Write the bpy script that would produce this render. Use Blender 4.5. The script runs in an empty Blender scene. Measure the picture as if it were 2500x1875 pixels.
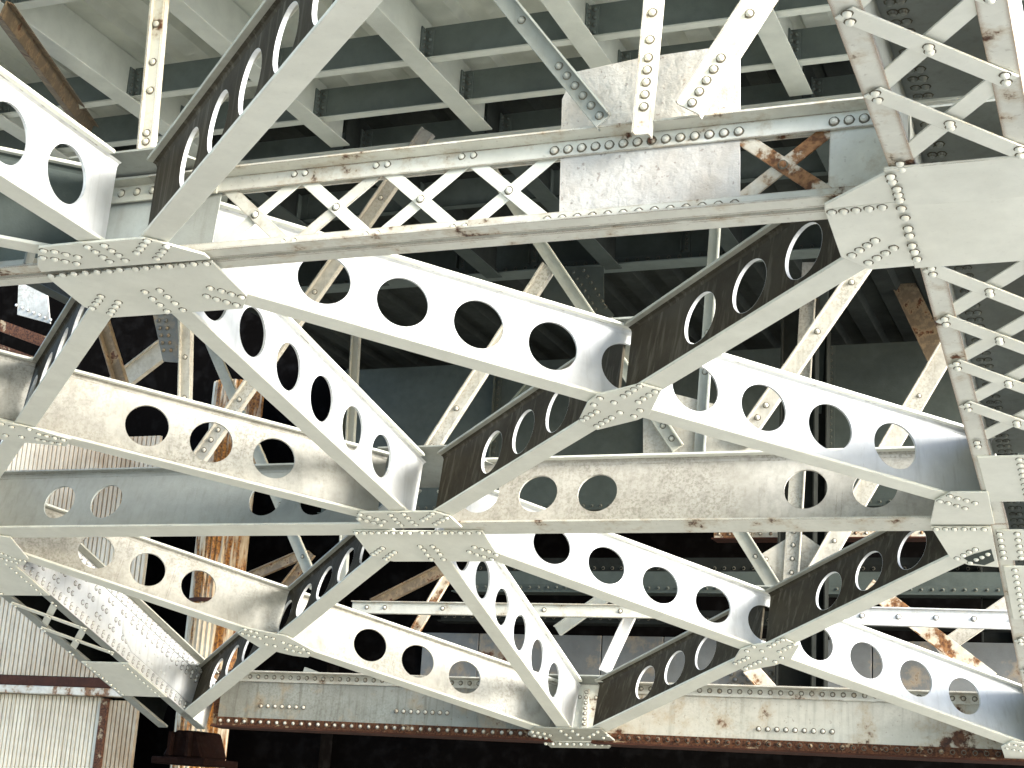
import bpy, bmesh, math, random
from mathutils import Vector, Matrix
random.seed(7)
V = Vector
scene = bpy.context.scene

# ------------------------------------------------------------------ camera
FOC = 3844.36                       # focal length in pixels of the 2500 px wide photograph
YAW, PITCH, ROLL = 0.396165, 0.263463, -0.0628427
Rz = Matrix.Rotation(YAW, 3, 'Z'); Rx = Matrix.Rotation(PITCH, 3, 'X'); Ry = Matrix.Rotation(ROLL, 3, 'Y')
RC = Rz @ Rx @ Ry                   # looks along its +Y
cam_data = bpy.data.cameras.new('camera')
cam_data.sensor_width = 36.0
cam_data.lens = 36.0 * FOC / 2500.0
cam_data.clip_start = 0.05
cam_data.clip_end = 4000.0
cam = bpy.data.objects.new('camera', cam_data)
scene.collection.objects.link(cam)
cam.matrix_world = (RC @ Matrix.Rotation(math.radians(90), 3, 'X')).to_4x4()
scene.camera = cam

# ------------------------------------------------------------------ light
SUN_AZ = V((0.965, -0.26)).normalized()      # towards the sun, in plan
SUN_EL = math.radians(19)
world = bpy.data.worlds.new('World'); scene.world = world
world.use_nodes = True
wn = world.node_tree
bg = wn.nodes.get('Background') or wn.nodes.new('ShaderNodeBackground')
wo = wn.nodes.get('World Output') or wn.nodes.new('ShaderNodeOutputWorld')
sky = wn.nodes.new('ShaderNodeTexSky'); sky.sky_type = 'NISHITA'
sky.sun_disc = False
sky.sun_elevation = SUN_EL
sky.sun_rotation = math.atan2(SUN_AZ.x, SUN_AZ.y)
sky.dust_density = 1.0; sky.ozone_density = 1.1
sky.air_density = 0.8
wn.links.new(sky.outputs[0], bg.inputs[0]); wn.links.new(bg.outputs[0], wo.inputs[0])
bg.inputs[1].default_value = 0.15
sun_data = bpy.data.lights.new('sun', 'SUN')
sun_data.energy = 2.3
sun_data.angle = math.radians(26)
sun_data.color = (1.0, 0.98, 0.93)
sun = bpy.data.objects.new('sun', sun_data)
scene.collection.objects.link(sun)
sdir = V((SUN_AZ.x * math.cos(SUN_EL), SUN_AZ.y * math.cos(SUN_EL), math.sin(SUN_EL)))
sun.rotation_euler = (-sdir).to_track_quat('-Z', 'Y').to_euler()
scene.view_settings.view_transform = 'Standard'
scene.view_settings.look = 'None'
scene.view_settings.gamma = 1.0
scene.view_settings.exposure = 2.45
scene.view_settings.use_curve_mapping = False
scene.cycles.use_denoising = True
scene.cycles.max_bounces = 8
scene.cycles.diffuse_bounces = 5

# ------------------------------------------------------------------ materials
def make_mat(name, base, dirt=(0.12, 0.11, 0.08), dirt_amt=0.3, dirt_scale=2.0, fine=0.25,
             rust=0.0, rust_scale=3.0, streak=0.0, bump=0.15, bump_scale=60.0, rough=0.55,
             rustcol=((0.115, 0.046, 0.020), (0.030, 0.012, 0.007)), spot=0.0, spec=0.3, vstretch=1.0, speck=0.0, edge=0.0, edge_r=0.008, edgecol=(0.13, 0.075, 0.04), bdist=0.004):
    m = bpy.data.materials.new(name); m.use_nodes = True
    nt = m.node_tree; N = nt.nodes; Lk = nt.links
    bs = N.get('Principled BSDF')
    tc = N.new('ShaderNodeTexCoord')
    oi = N.new('ShaderNodeObjectInfo')
    off = N.new('ShaderNodeVectorMath'); off.operation = 'MULTIPLY_ADD'
    cmb = N.new('ShaderNodeCombineXYZ')
    for i in range(3): Lk.new(oi.outputs['Random'], cmb.inputs[i])
    off.inputs[1].default_value = (37.0, 53.0, 29.0)
    Lk.new(cmb.outputs[0], off.inputs[0]); Lk.new(tc.outputs['Object'], off.inputs[2])
    P = off.outputs[0]
    def noise(scale, detail=5, rg=0.55, vec=P):
        n = N.new('ShaderNodeTexNoise'); n.inputs['Scale'].default_value = scale
        n.inputs['Detail'].default_value = detail; n.inputs['Roughness'].default_value = rg
        Lk.new(vec, n.inputs['Vector']); return n.outputs['Fac']
    def ramp(src, a, b, lo=0.0, hi=1.0):
        r = N.new('ShaderNodeMapRange'); r.inputs[1].default_value = a; r.inputs[2].default_value = b
        r.inputs[3].default_value = lo; r.inputs[4].default_value = hi; r.clamp = True
        Lk.new(src, r.inputs[0]); return r.outputs[0]
    def mix(fac, a, b):
        x = N.new('ShaderNodeMix'); x.data_type = 'RGBA'
        Lk.new(fac, x.inputs[0])
        if isinstance(a, tuple): x.inputs[6].default_value = a + (1,)
        else: Lk.new(a, x.inputs[6])
        if isinstance(b, tuple): x.inputs[7].default_value = b + (1,)
        else: Lk.new(b, x.inputs[7])
        return x.outputs[2]
    def mul(a, b):
        x = N.new('ShaderNodeMath'); x.operation = 'MULTIPLY'; Lk.new(a, x.inputs[0])
        if isinstance(b, float): x.inputs[1].default_value = b
        else: Lk.new(b, x.inputs[1])
        return x.outputs[0]
    n1 = noise(dirt_scale, 6, 0.6)
    n2 = noise(dirt_scale * 9.0, 6, 0.65)
    col = mix(ramp(n1, 0.38, 0.72, 0.0, dirt_amt), tuple(base), tuple(dirt))
    lite = tuple(min(1.0, c * 1.14 + 0.01) for c in base)
    col = mix(ramp(n2, 0.42, 0.68, 0.0, fine), col, tuple(c * 0.45 + d * 0.3 for c, d in zip(base, dirt)))
    col = mix(ramp(noise(dirt_scale * 4.1, 3), 0.5, 0.75, 0.0, 0.35), col, lite)
    if streak:
        mp = N.new('ShaderNodeMapping'); mp.inputs['Scale'].default_value = (22.0, 22.0, 1.1)
        Lk.new(P, mp.inputs[0])
        s = noise(1.0, 4, 0.6, mp.outputs[0])
        col = mix(mul(ramp(s, 0.52, 0.68), streak), col, tuple(d * 0.8 for d in dirt))
    if speck:
        sp = mul(ramp(noise(48.0, 3, 0.7), 0.47, 0.60), ramp(noise(dirt_scale * 1.1, 4), 0.42, 0.62, 0.0, speck))
        col = mix(sp, col, tuple(d * 0.9 for d in dirt))
    if edge:
        bv = N.new('ShaderNodeBevel'); bv.samples = 4; bv.inputs['Radius'].default_value = edge_r
        ge = N.new('ShaderNodeNewGeometry')
        dp = N.new('ShaderNodeVectorMath'); dp.operation = 'DOT_PRODUCT'
        Lk.new(bv.outputs[0], dp.inputs[0]); Lk.new(ge.outputs['True Normal'], dp.inputs[1])
        em = ramp(dp.outputs['Value'], 0.97, 0.80)
        em = mul(em, ramp(noise(7.0, 5, 0.7), 0.60 - 0.3 * edge, 0.66 - 0.2 * edge))
        col = mix(em, col, tuple(edgecol))
    if spot:
        col = mix(ramp(noise(34.0, 2), 0.66, 0.70, 0.0, spot), col, (0.10, 0.045, 0.02))
    if rust:
        mr = N.new('ShaderNodeMapping'); mr.inputs['Scale'].default_value = (1.0, 1.0, vstretch); Lk.new(P, mr.inputs[0])
        r1 = noise(rust_scale, 8, 0.68, mr.outputs[0])
        r2 = noise(rust_scale * 7, 5, 0.6)
        rc = mix(ramp(r2, 0.40, 0.62), tuple(rustcol[0]), tuple(rustcol[1]))
        lo = 0.66 - 0.42 * rust
        halo = ramp(r1, lo - 0.09, lo + 0.02, 0.0, 0.55)
        col = mix(halo, col, (0.36, 0.27, 0.16))
        col = mix(ramp(r1, lo, lo + 0.05), col, rc)
    Lk.new(col, bs.inputs['Base Color'])
    bs.inputs['Roughness'].default_value = rough
    bs.inputs['Specular IOR Level'].default_value = spec
    b = N.new('ShaderNodeBump'); b.inputs['Strength'].default_value = bump
    b.inputs['Distance'].default_value = bdist
    Lk.new(noise(bump_scale, 4, 0.6), b.inputs['Height'])
    Lk.new(b.outputs[0], bs.inputs['Normal'])
    return m

GD = (0.17, 0.16, 0.12)
M = {}
M['paint'] = make_mat('pale_paint', (0.72, 0.725, 0.645), GD, 0.16, 1.6, 0.10, bump=0.15, spot=0.05, edge=0.35, edge_r=0.006, edgecol=(0.16, 0.13, 0.09))
M['white'] = make_mat('white_paint', (0.64, 0.655, 0.655), (0.30, 0.29, 0.25), 0.35, 1.2, 0.2, bump=0.15, streak=0.22, edge=0.25, edge_r=0.006, edgecol=(0.20, 0.17, 0.12))
M['mottled'] = make_mat('mottled_paint', (0.49, 0.475, 0.42), (0.16, 0.145, 0.105), 0.5, 1.3, 0.6, bump=0.25, bump_scale=45, streak=0.22, speck=0.5, edge=0.5, edge_r=0.006, edgecol=(0.10, 0.075, 0.045))
M['grey'] = make_mat('grey_paint', (0.31, 0.33, 0.305), GD, 0.4, 1.2, 0.3, bump=0.2, streak=0.2, edge=0.4, edge_r=0.006, edgecol=(0.08, 0.06, 0.04))
M['grime'] = make_mat('brown_grime_shade', (0.038, 0.032, 0.022), (0.16, 0.148, 0.115), 0.26, 2.2, 0.25, streak=0.65, bump=0.25, spec=0.08, rough=0.8)  # brown streaky coat, with shade painted into webs turned from the light
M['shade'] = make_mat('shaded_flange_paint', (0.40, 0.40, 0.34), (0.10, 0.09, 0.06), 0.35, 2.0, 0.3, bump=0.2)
M['lumpy'] = make_mat('lumpy_paint', (0.56, 0.55, 0.515), (0.32, 0.25, 0.17), 0.55, 2.2, 0.25, bump=1.0, bump_scale=13, spot=0.4, bdist=0.011)
M['rustpaint'] = make_mat('rust_stained_paint', (0.66, 0.62, 0.52), GD, 0.35, 2.0, 0.3, rust=0.36, rust_scale=5.0, bump=0.4, bump_scale=30,
                          rustcol=((0.26, 0.13, 0.055), (0.09, 0.038, 0.016)), edge=0.8, edge_r=0.010)
M['edgepaint'] = make_mat('rust_flecked_paint', (0.62, 0.62, 0.55), GD, 0.2, 2.0, 0.15, rust=0.10, rust_scale=5.0, bump=0.25, spot=0.2, edge=0.8, edge_r=0.012)
M['girder'] = make_mat('girder_paint', (0.56, 0.55, 0.475), GD, 0.35, 1.1, 0.25, rust=0.20, rust_scale=2.8, bump=0.3, streak=0.25, spot=0.3, edge=0.8, edge_r=0.012, speck=0.25)
M['rust'] = make_mat('rust', (0.060, 0.020, 0.010), (0.015, 0.006, 0.004), 0.7, 5.0, 0.5, bump=0.7, bump_scale=40, rough=0.9)
M['ironrust'] = make_mat('flaking_rust', (0.30, 0.23, 0.15), GD, 0.4, 4.0, 0.4, rust=0.68, rust_scale=7.0, bump=0.7, bump_scale=35, rough=0.85)
M['deck'] = make_mat('deck_paint', (0.62, 0.64, 0.555), (0.24, 0.25, 0.21), 0.4, 0.8, 0.25, bump=0.3, bump_scale=90)
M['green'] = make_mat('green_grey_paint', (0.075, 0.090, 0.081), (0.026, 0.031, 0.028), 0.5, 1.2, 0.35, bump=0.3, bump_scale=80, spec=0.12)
M['ribpaint'] = make_mat('rib_paint', (0.66, 0.66, 0.59), GD, 0.25, 2.0, 0.15, rust=0.10, rust_scale=5.0, bump=0.25, spot=0.25, edge=1.3, edge_r=0.03, edgecol=(0.19, 0.09, 0.035))
M['blackrust'] = make_mat('black_rust', (0.009, 0.004, 0.003), (0.003, 0.0015, 0.001), 0.6, 5.0, 0.5, bump=0.7, bump_scale=40, rough=1.0, spec=0.05)
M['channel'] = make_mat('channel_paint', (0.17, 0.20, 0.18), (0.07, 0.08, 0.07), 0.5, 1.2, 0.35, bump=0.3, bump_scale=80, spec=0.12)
M['stain'] = make_mat('rivet_ring_shade', (0.15, 0.138, 0.105), (0.07, 0.05, 0.03), 0.5, 8.0, 0.3, spec=0.1)  # dark ring colour standing in for the shadow round rivet heads
M['dark'] = make_mat('shade_dark_steel', (0.016, 0.018, 0.016), (0.007, 0.007, 0.006), 0.6, 1.5, 0.4, bump=0.3, spec=0.05, rough=0.9)  # background steel darkened to paint in deep shade
M['dim'] = make_mat('shaded_deck_paint', (0.045, 0.050, 0.044), (0.015, 0.016, 0.014), 0.6, 1.5, 0.4, bump=0.3, spec=0.05, rough=0.9)  # darkened copy of the deck paint, shade put into the colour
M['girdergrey'] = make_mat('weathered_girder_grey', (0.30, 0.315, 0.285), (0.10, 0.085, 0.055), 0.5, 1.0, 0.35, rust=0.13, rust_scale=2.4, streak=0.4, bump=0.3, spot=0.3, speck=0.3)
M['black'] = make_mat('deep_shade', (0.003, 0.0027, 0.0025), (0.0015, 0.0012, 0.0012), 0.5, 1.5, 0.4, bump=0.2, rough=1.0, spec=0.0)  # near black, deep shade painted onto backing surfaces
M['siding'] = make_mat('white_siding', (0.64, 0.575, 0.44), (0.26, 0.175, 0.095), 0.9, 0.6, 0.15, streak=0.35, bump=0.1)
M['column'] = make_mat('rust_streaked_column', (0.66, 0.60, 0.46), (0.32, 0.17, 0.06), 0.5, 1.6, 0.3, rust=0.40, rust_scale=5.0, streak=0.5, bump=0.4, vstretch=0.12,
                       rustcol=((0.34, 0.15, 0.03), (0.10, 0.035, 0.01)))
M['brownang'] = make_mat('brown_weathered_steel', (0.15, 0.115, 0.075), (0.05, 0.04, 0.03), 0.5, 4.0, 0.4, rust=0.2, rust_scale=8, bump=0.4)
M['panel'] = make_mat('grey_panel_paint', (0.15, 0.158, 0.155), (0.06, 0.05, 0.04), 0.4, 1.0, 0.3, rust=0.16, rust_scale=2.5, bump=0.3)
M['ground'] = make_mat('pale_bounce_ground', (0.50, 0.48, 0.43), (0.34, 0.32, 0.27), 0.5, 0.15, 0.3, bump=0.3, bump_scale=12, rough=0.45)  # unseen ground, kept pale to bounce light upward

M['bounce_cut'] = make_mat('bounce_cut_strip', (0.32, 0.30, 0.25), (0.10, 0.09, 0.07), 0.5, 0.5, 0.4, bump=0.5, bump_scale=10, rough=0.9, spec=0.1)  # unseen dark strip added to cut the bounce from straight below
gb = M['ground'].node_tree.nodes['Principled BSDF']      # glossy coat added so the unseen ground reflects sun onto the undersides
gb.inputs['Coat Weight'].default_value = 1.0
gb.inputs['Coat Roughness'].default_value = 0.28
gb.inputs['Coat IOR'].default_value = 1.33
# ------------------------------------------------------------------ helpers
coll = scene.collection
ORG = {}
def thing(name, label, cat, loc, group=None):
    o = bpy.data.objects.new(name, None); coll.objects.link(o)
    o.empty_display_size = 0.1
    o.location = V(loc); o['label'] = label; o['category'] = cat
    if group: o['group'] = group
    ORG[o.name] = V(loc)
    return o

class MB:
    def __init__(s): s.v = []; s.f = []; s.grime = []
    def face(s, pts):
        i = len(s.v); s.v += [V(p) for p in pts]; s.f.append(tuple(range(i, i + len(pts))))
    def prism(s, pts, vec):
        pts = [V(p) for p in pts]; vec = V(vec); n = len(pts); i = len(s.v)
        s.v += pts + [p + vec for p in pts]
        s.f.append(tuple(range(i, i + n))); s.f.append(tuple(range(i + 2 * n - 1, i + n - 1, -1)))
        for k in range(n):
            k2 = (k + 1) % n
            s.f.append((i + k, i + k2, i + n + k2, i + n + k))
        return s
    def box(s, o, a, b, c):          # corner and three edge vectors
        o, a, b, c = V(o), V(a), V(b), V(c)
        return s.prism([o, o + a, o + a + b, o + b], c)
    def bar(s, p, q, wv, tv):        # centred bar from p to q
        p, q, wv, tv = V(p), V(q), V(wv), V(tv)
        return s.box(p - wv / 2 - tv / 2, q - p, wv, tv)
    def build(s, name, mat, parent=None, smooth=False, kind=None, merge=False, bevel=0.0):
        org = V((0, 0, 0))
        if parent: org = ORG[parent.name]
        me = bpy.data.meshes.new(name)
        me.from_pydata([tuple(v - org) for v in s.v], [], s.f)
        bm = bmesh.new(); bm.from_mesh(me)
        if merge: bmesh.ops.remove_doubles(bm, verts=bm.verts, dist=1e-5)
        bmesh.ops.recalc_face_normals(bm, faces=bm.faces)
        bm.to_mesh(me); bm.free()
        if smooth: me.shade_smooth()
        me.materials.append(M[mat])
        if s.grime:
            me.materials.append(M['stain'])  # rivet rings, shadow put into the colour
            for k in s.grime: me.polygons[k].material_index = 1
        o = bpy.data.objects.new(name, me); coll.objects.link(o)
        if parent: o.parent = parent
        if kind: o['kind'] = kind
        ORG[o.name] = org
        if bevel:
            b = o.modifiers.new('bevel', 'BEVEL'); b.width = bevel; b.segments = 1; b.limit_method = 'ANGLE'
        return o

def ray(u, v): return RC @ V(((u - 1250) / FOC, 1.0, -(v - 937.5) / FOC))
def on(u, v, A, n):
    r = ray(u, v); return r * (A.dot(n) / r.dot(n))
def onY(u, v, Y):
    r = ray(u, v); return r * (Y / r.y)
def Z6(z, ox, oy, s): return [(ox + x * s, oy + y * s) for x, y in z]
S9 = 900 / 2212.0; S4 = 400 / 2212.0; S3 = 300 / 2212.0

# rivets: one dome mesh per material, shared
def dome_mesh(name, mat, r, h, seg=10):
    vs = []; fs = []
    rings = [(r, 0.0), (r * 0.93, h * 0.45), (r * 0.62, h * 0.85)]
    for rr, z in rings:
        for k in range(seg):
            a = 2 * math.pi * k / seg; vs.append((rr * math.cos(a), rr * math.sin(a), z))
    vs.append((0, 0, h))
    for j in range(len(rings) - 1):
        for k in range(seg):
            k2 = (k + 1) % seg
            fs.append((j * seg + k, j * seg + k2, (j + 1) * seg + k2, (j + 1) * seg + k))
    t = len(vs) - 1; b = (len(rings) - 1) * seg
    for k in range(seg): fs.append((b + k, b + (k + 1) % seg, t))
    nd_ = len(fs); i = len(vs)
    for rr in (r * 0.97, r * 1.38):                      # dark ring standing in for the shadow round the head
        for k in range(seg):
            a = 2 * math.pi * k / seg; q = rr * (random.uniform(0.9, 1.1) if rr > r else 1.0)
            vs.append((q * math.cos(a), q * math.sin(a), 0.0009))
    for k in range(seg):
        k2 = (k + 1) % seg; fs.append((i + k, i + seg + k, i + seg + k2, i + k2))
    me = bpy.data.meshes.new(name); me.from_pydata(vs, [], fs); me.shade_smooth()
    me.materials.append(M[mat]); me.materials.append(M['stain'])  # second slot: painted shadow ring
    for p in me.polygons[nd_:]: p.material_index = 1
    return me
RV = {}
def rivets(parent, pts, nrm, r=0.019, h=None, mat='paint', joined=False, name='rivet', mb=None):
    nrm = V(nrm).normalized(); h = h or r * 1.0
    q = nrm.to_track_quat('Z', 'Y')
    if joined:
        b = mb or MB()
        seg = 7
        for p in pts:
            i = len(b.v)
            for rr, z in ((r, 0.0), (r * 0.8, h * 0.7)):
                for k in range(seg):
                    a = 2 * math.pi * k / seg
                    b.v.append(V(p) + q @ V((rr * math.cos(a), rr * math.sin(a), z)))
            b.v.append(V(p) + nrm * h)
            for k in range(seg):
                k2 = (k + 1) % seg
                b.f.append((i + k, i + k2, i + seg + k2, i + seg + k)); b.f.append((i + seg + k, i + seg + k2, i + 2 * seg))
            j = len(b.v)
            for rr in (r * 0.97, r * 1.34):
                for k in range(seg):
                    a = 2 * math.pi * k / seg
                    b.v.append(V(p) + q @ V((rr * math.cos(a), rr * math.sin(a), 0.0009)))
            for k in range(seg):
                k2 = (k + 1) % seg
                b.grime.append(len(b.f)); b.f.append((j + k, j + seg + k, j + seg + k2, j + k2))  # ring faces painted as rivet shadow
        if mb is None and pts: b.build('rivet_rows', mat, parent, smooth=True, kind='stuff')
        return
    key = (mat, round(r, 4), round(h, 4))
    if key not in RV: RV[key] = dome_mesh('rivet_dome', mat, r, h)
    org = ORG[parent.name]
    for p in pts:
        o = bpy.data.objects.new(name, RV[key]); coll.objects.link(o)
        o.parent = parent; o.location = V(p) - org
        o.rotation_mode = 'QUATERNION'; o.rotation_quaternion = q

def line(p, q, n, ends=True):
    p, q = V(p), V(q)
    return [p.lerp(q, (k / (n - 1)) if ends else ((k + 0.5) / n)) for k in range(n)]

# ------------------------------------------------------------------ panel points of the arch
XC = -4.64176; HW = 4.0
ST = {'D': (2.65, 2.62), 'A': (6.11217, 2.48235), 'B': (9.59753, 1.80633), 'C': (12.9702, 0.58863), 'E': (16.2, -1.25)}
def nd(k, t): return V((XC + HW * t, ST[k][0], ST[k][1]))
def pnorm(a, b):
    d = (nd(b, 0) - nd(a, 0)).normalized(); n = V((1, 0, 0)).cross(d)
    return n if n.z > 0 else -n
PN = {'DA': pnorm('D', 'A'), 'AB': pnorm('A', 'B'), 'BC': pnorm('B', 'C'), 'CE': pnorm('C', 'E')}
PA = {'DA': nd('A', 0), 'AB': nd('A', 0), 'BC': nd('B', 0), 'CE': nd('C', 0)}
NA = (PN['DA'] + PN['AB']).normalized(); NB = (PN['AB'] + PN['BC']).normalized(); NC = (PN['BC'] + PN['CE']).normalized()
G1, G2, G3, G4, G5, G6 = nd('A', 0), nd('A', 1), nd('B', 0), nd('B', 1), nd('C', 0), nd('C', 1)
BL, CL = nd('B', -1), nd('C', -1)
D0, D1, D2 = nd('D', 0), nd('D', 1), nd('D', -1)
M0, M1, M2, M3, M4 = (G1 + D1) / 2, (G1 + G4) / 2, (G1 + BL) / 2, (G3 + G6) / 2, (G3 + CL) / 2
MU = (G1 + D2) / 2

# ------------------------------------------------------------------ setting
g = MB(); g.box((-600, -600, -1.72), (1200, 0, 0), (0, 1200, 0), (0, 0, -0.3))
go = g.build('ground', 'ground'); go['kind'] = 'structure'
g = MB(); g.face([(-15, -30, -1.715), (1.2, -30, -1.715), (1.2, 60, -1.715), (-15, 60, -1.715)])  # added under the bridge to shape the bounce light, never in view
go = g.build('bounce_cut_strip', 'bounce_cut'); go['kind'] = 'structure'

# ------------------------------------------------------------------ perforated I beams
DEP, FW, TF, TW = 0.47, 0.128, 0.018, 0.016
def perforated_web(mb, W, s0, s1, h0, h1, holes, r, t0, t1, NS=40, rim=None):
    # W(s, l, h) -> world
    pitch = min([b - a for a, b in zip(holes, holes[1:])] + [0.43]) if holes else 0.43
    hc = (h0 + h1) / 2; a = min(pitch / 2 - 0.001, r * 1.45); hb = (h1 - h0) / 2
    cuts = [s0]
    def quad(sa, sb):
        if sb - sa < 1e-4: return
        for l in (t0, t1): mb.face([W(sa, l, h0), W(sb, l, h0), W(sb, l, h1), W(sa, l, h1)])
    cur = s0
    for c in holes:
        a1 = min(a, c - s0 - 0.0) if c - a < s0 else a
        quad(cur, c - a)
        for k in range(NS):
            q = []
            for kk in (k, k + 1):
                th = 2 * math.pi * kk / NS; cx, sx = math.cos(th), math.sin(th)
                m = max(abs(cx), abs(sx))
                q.append(((c + r * cx, hc + r * sx), (c + a * cx / m, hc + hb * sx / m)))
            (i0, o0), (i1, o1) = q
            for l in (t0, t1): mb.face([W(i0[0], l, i0[1]), W(i1[0], l, i1[1]), W(o1[0], l, o1[1]), W(o0[0], l, o0[1])])
            if rim is None:
                mb.face([W(i0[0], t0, i0[1]), W(i1[0], t0, i1[1]), W(i1[0], t1, i1[1]), W(i0[0], t1, i0[1])])
            else:                                # a short sleeve lining the hole
                q0, q1 = [(c + (p[0] - c) * 0.985, hc + (p[1] - hc) * 0.985) for p in (i0, i1)]
                ta, tb = t0 + 0.0005, t1 + 0.004
                for (x0, x1, y0, y1) in ((i0, i1, ta, tb), (q0, q1, ta, tb)):
                    rim.face([W(x0[0], y0, x0[1]), W(x1[0], y0, x1[1]), W(x1[0], y1, x1[1]), W(x0[0], y1, x0[1])])
                for y in (ta, tb): rim.face([W(i0[0], y, i0[1]), W(i1[0], y, i1[1]), W(q1[0], y, q1[1]), W(q0[0], y, q0[1])])
        cur = c + a
    quad(cur, s1)
    for s in (s0, s1): mb.face([W(s, t0, h0), W(s, t1, h0), W(s, t1, h1), W(s, t0, h1)])

def beam(label, P0, P1, n, s0, s1, holes, web='white', flange='paint', top='paint', depth=DEP, r=0.142, group=None, ts0=None, ts1=None, name='perforated_beam', fw=FW):
    L = (P1 - P0).length; e = (P1 - P0) / L; lat = n.cross(e)
    if lat.y < 0 or (abs(lat.y) < 1e-6 and lat.x > 0): lat = -lat
    W = lambda s, l, h: P0 + e * s + lat * l + n * h
    t = thing(name, label, 'beam', P0 + e * (s0 + s1) / 2, group)
    mb = MB(); rim = MB() if web == 'grime' else None
    perforated_web(mb, W, s0, s1, TF, depth - TF, holes, r, -TW / 2, TW / 2, rim=rim)
    mb.build('web', web, t, merge=True)
    if rim: rim.build('hole_rim', 'white', t, merge=True)
    f = 0.024
    fm = MB()
    for sg in (-1, 1):
        for hh, dh in ((TF, f), (depth - TF, -f)):
            a = [(TW / 2, hh), (TW / 2 + f * 0.30, hh + dh * 0.30), (TW / 2, hh + dh)]
            a = [(TW / 2 * 0.9, hh), (TW / 2 + f, hh), (TW / 2 + f * 0.3, hh + dh * 0.3), (TW / 2 * 0.9, hh + dh)]
            fm.prism([W(s0, sg * l, h) for l, h in a], e * (s1 - s0))
    fm.build('fillet', web, t)
    MB().box(W(s0, -fw / 2, 0), e * (s1 - s0), lat * fw, n * TF).build('bottom_flange', flange, t, bevel=0.003)
    a0 = s0 if ts0 is None else ts0; a1 = s1 if ts1 is None else ts1
    MB().box(W(a0, -fw / 2, depth - TF), e * (a1 - a0), lat * fw, n * TF).build('top_flange', top, t, bevel=0.003)
    return t, W

LD = (G4 - G1).length / 2            # half diagonal, upper panels
LE = (G6 - G3).length / 2            # half diagonal, lower panels
def cont(L2): return [L2 + 0.43 * k for k in range(-4, 5)]
def half_out(L): return [0.75, 1.18, 1.61]           # from the crossing
def half_in(L): return [L - 1.61, L - 1.18, L - 0.75]
def longi(L): return [L / 2 + 0.43 * (k - 2.5) for k in range(6)]

GRP = 'perforated brace beams between the arch ribs'
AB, BC, DA = PN['AB'], PN['BC'], PN['DA']
beam('long white perforated beam running down right from the big left plate to the right rib, nine round holes', G1, G4, AB, 0.30, 2 * LD - 0.30, cont(LD), group=GRP)
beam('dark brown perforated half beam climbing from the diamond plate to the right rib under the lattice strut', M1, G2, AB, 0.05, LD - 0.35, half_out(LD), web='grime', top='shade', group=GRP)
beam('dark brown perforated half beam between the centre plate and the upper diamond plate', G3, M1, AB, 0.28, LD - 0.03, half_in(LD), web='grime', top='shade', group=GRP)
LG = (G3 - G1).length
beam('steep white perforated beam with oval looking holes from the big left plate to the centre plate', G1, G3, AB, 0.30, LG - 0.10, longi(LG), group=GRP, ts1=LG - 0.20)
LG2 = (G5 - G3).length
beam('steep white perforated beam from the centre plate down to the bottom girder plate', G3, G5, BC, 0.25, LG2 - 0.12, longi(LG2), group=GRP, ts1=LG2 - 0.22)
beam('long white perforated beam from the centre plate to the lower right corner', G3, G6, BC, 0.30, 2 * LE - 0.25, cont(LE), group=GRP)
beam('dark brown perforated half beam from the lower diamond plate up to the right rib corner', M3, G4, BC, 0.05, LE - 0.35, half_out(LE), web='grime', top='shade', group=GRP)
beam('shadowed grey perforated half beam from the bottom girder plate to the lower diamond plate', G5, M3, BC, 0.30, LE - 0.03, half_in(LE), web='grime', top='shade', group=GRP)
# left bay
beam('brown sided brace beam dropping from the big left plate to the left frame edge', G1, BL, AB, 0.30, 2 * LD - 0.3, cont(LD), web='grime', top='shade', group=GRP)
beam('speckled beige perforated half beam ending at the centre plate from the left', M2, G3, AB, 0.03, LD - 0.30, half_out(LD), web='mottled', group=GRP)
beam('short grey perforated half beam cut by the left frame edge', nd('A', -1), M2, AB, 0.3, LD - 0.03, half_in(LD), web='mottled', group=GRP)
beam('beige brown perforated half beam starting at the left rib above the white riveted chord', BL, M4, BC, 0.25, LE - 0.03, half_in(LE), web='mottled', group=GRP)
beam('cream perforated half beam with three holes ending at the bottom girder plate', M4, G5, BC, 0.03, LE - 0.25, half_out(LE), web='mottled', group=GRP)
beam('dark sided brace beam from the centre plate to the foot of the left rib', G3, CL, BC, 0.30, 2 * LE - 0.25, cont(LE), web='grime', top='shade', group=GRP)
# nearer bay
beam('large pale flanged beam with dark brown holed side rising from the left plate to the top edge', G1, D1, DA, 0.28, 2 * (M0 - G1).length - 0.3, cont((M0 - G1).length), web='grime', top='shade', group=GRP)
LG0 = (D0 - G1).length
beam('white perforated beam at the upper left edge with two large holes', G1, D0, DA, 0.24, LG0 - 0.1, [x - 0.07 for x in longi(LG0)], group=GRP, ts0=0.34)
beam('plain pale brace flange reaching left from the big left plate', G1, D2, DA, 0.28, 2 * (MU - G1).length - 0.3, cont((MU - G1).length), web='green', group=GRP)

# ------------------------------------------------------------------ gusset plates
def gusset(label, leaves, group='riveted gusset plates at the beam joints', mat='paint'):
    """leaves: (panel key, polygon px, rivets px, rivet radius, joined)"""
    c = None; t = None
    for key, poly, rv, rr, joined in leaves:
        n, A = PN[key], PA[key]
        A2 = A - n * 0.006
        P = [on(u, v, A2, n) for u, v in poly]
        if t is None:
            c = sum(P, V((0, 0, 0))) / len(P)
            t = thing('gusset_plate', label, 'gusset plate', c, group)
        MB().prism(P, -n * 0.012).build('plate', mat, t, bevel=0.002)
        A3 = A - n * 0.0178
        rp = [on(u, v, A3, n) for u, v in rv]
        rivets(t, rp, -n, r=rr, joined=joined)
    return t

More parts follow.
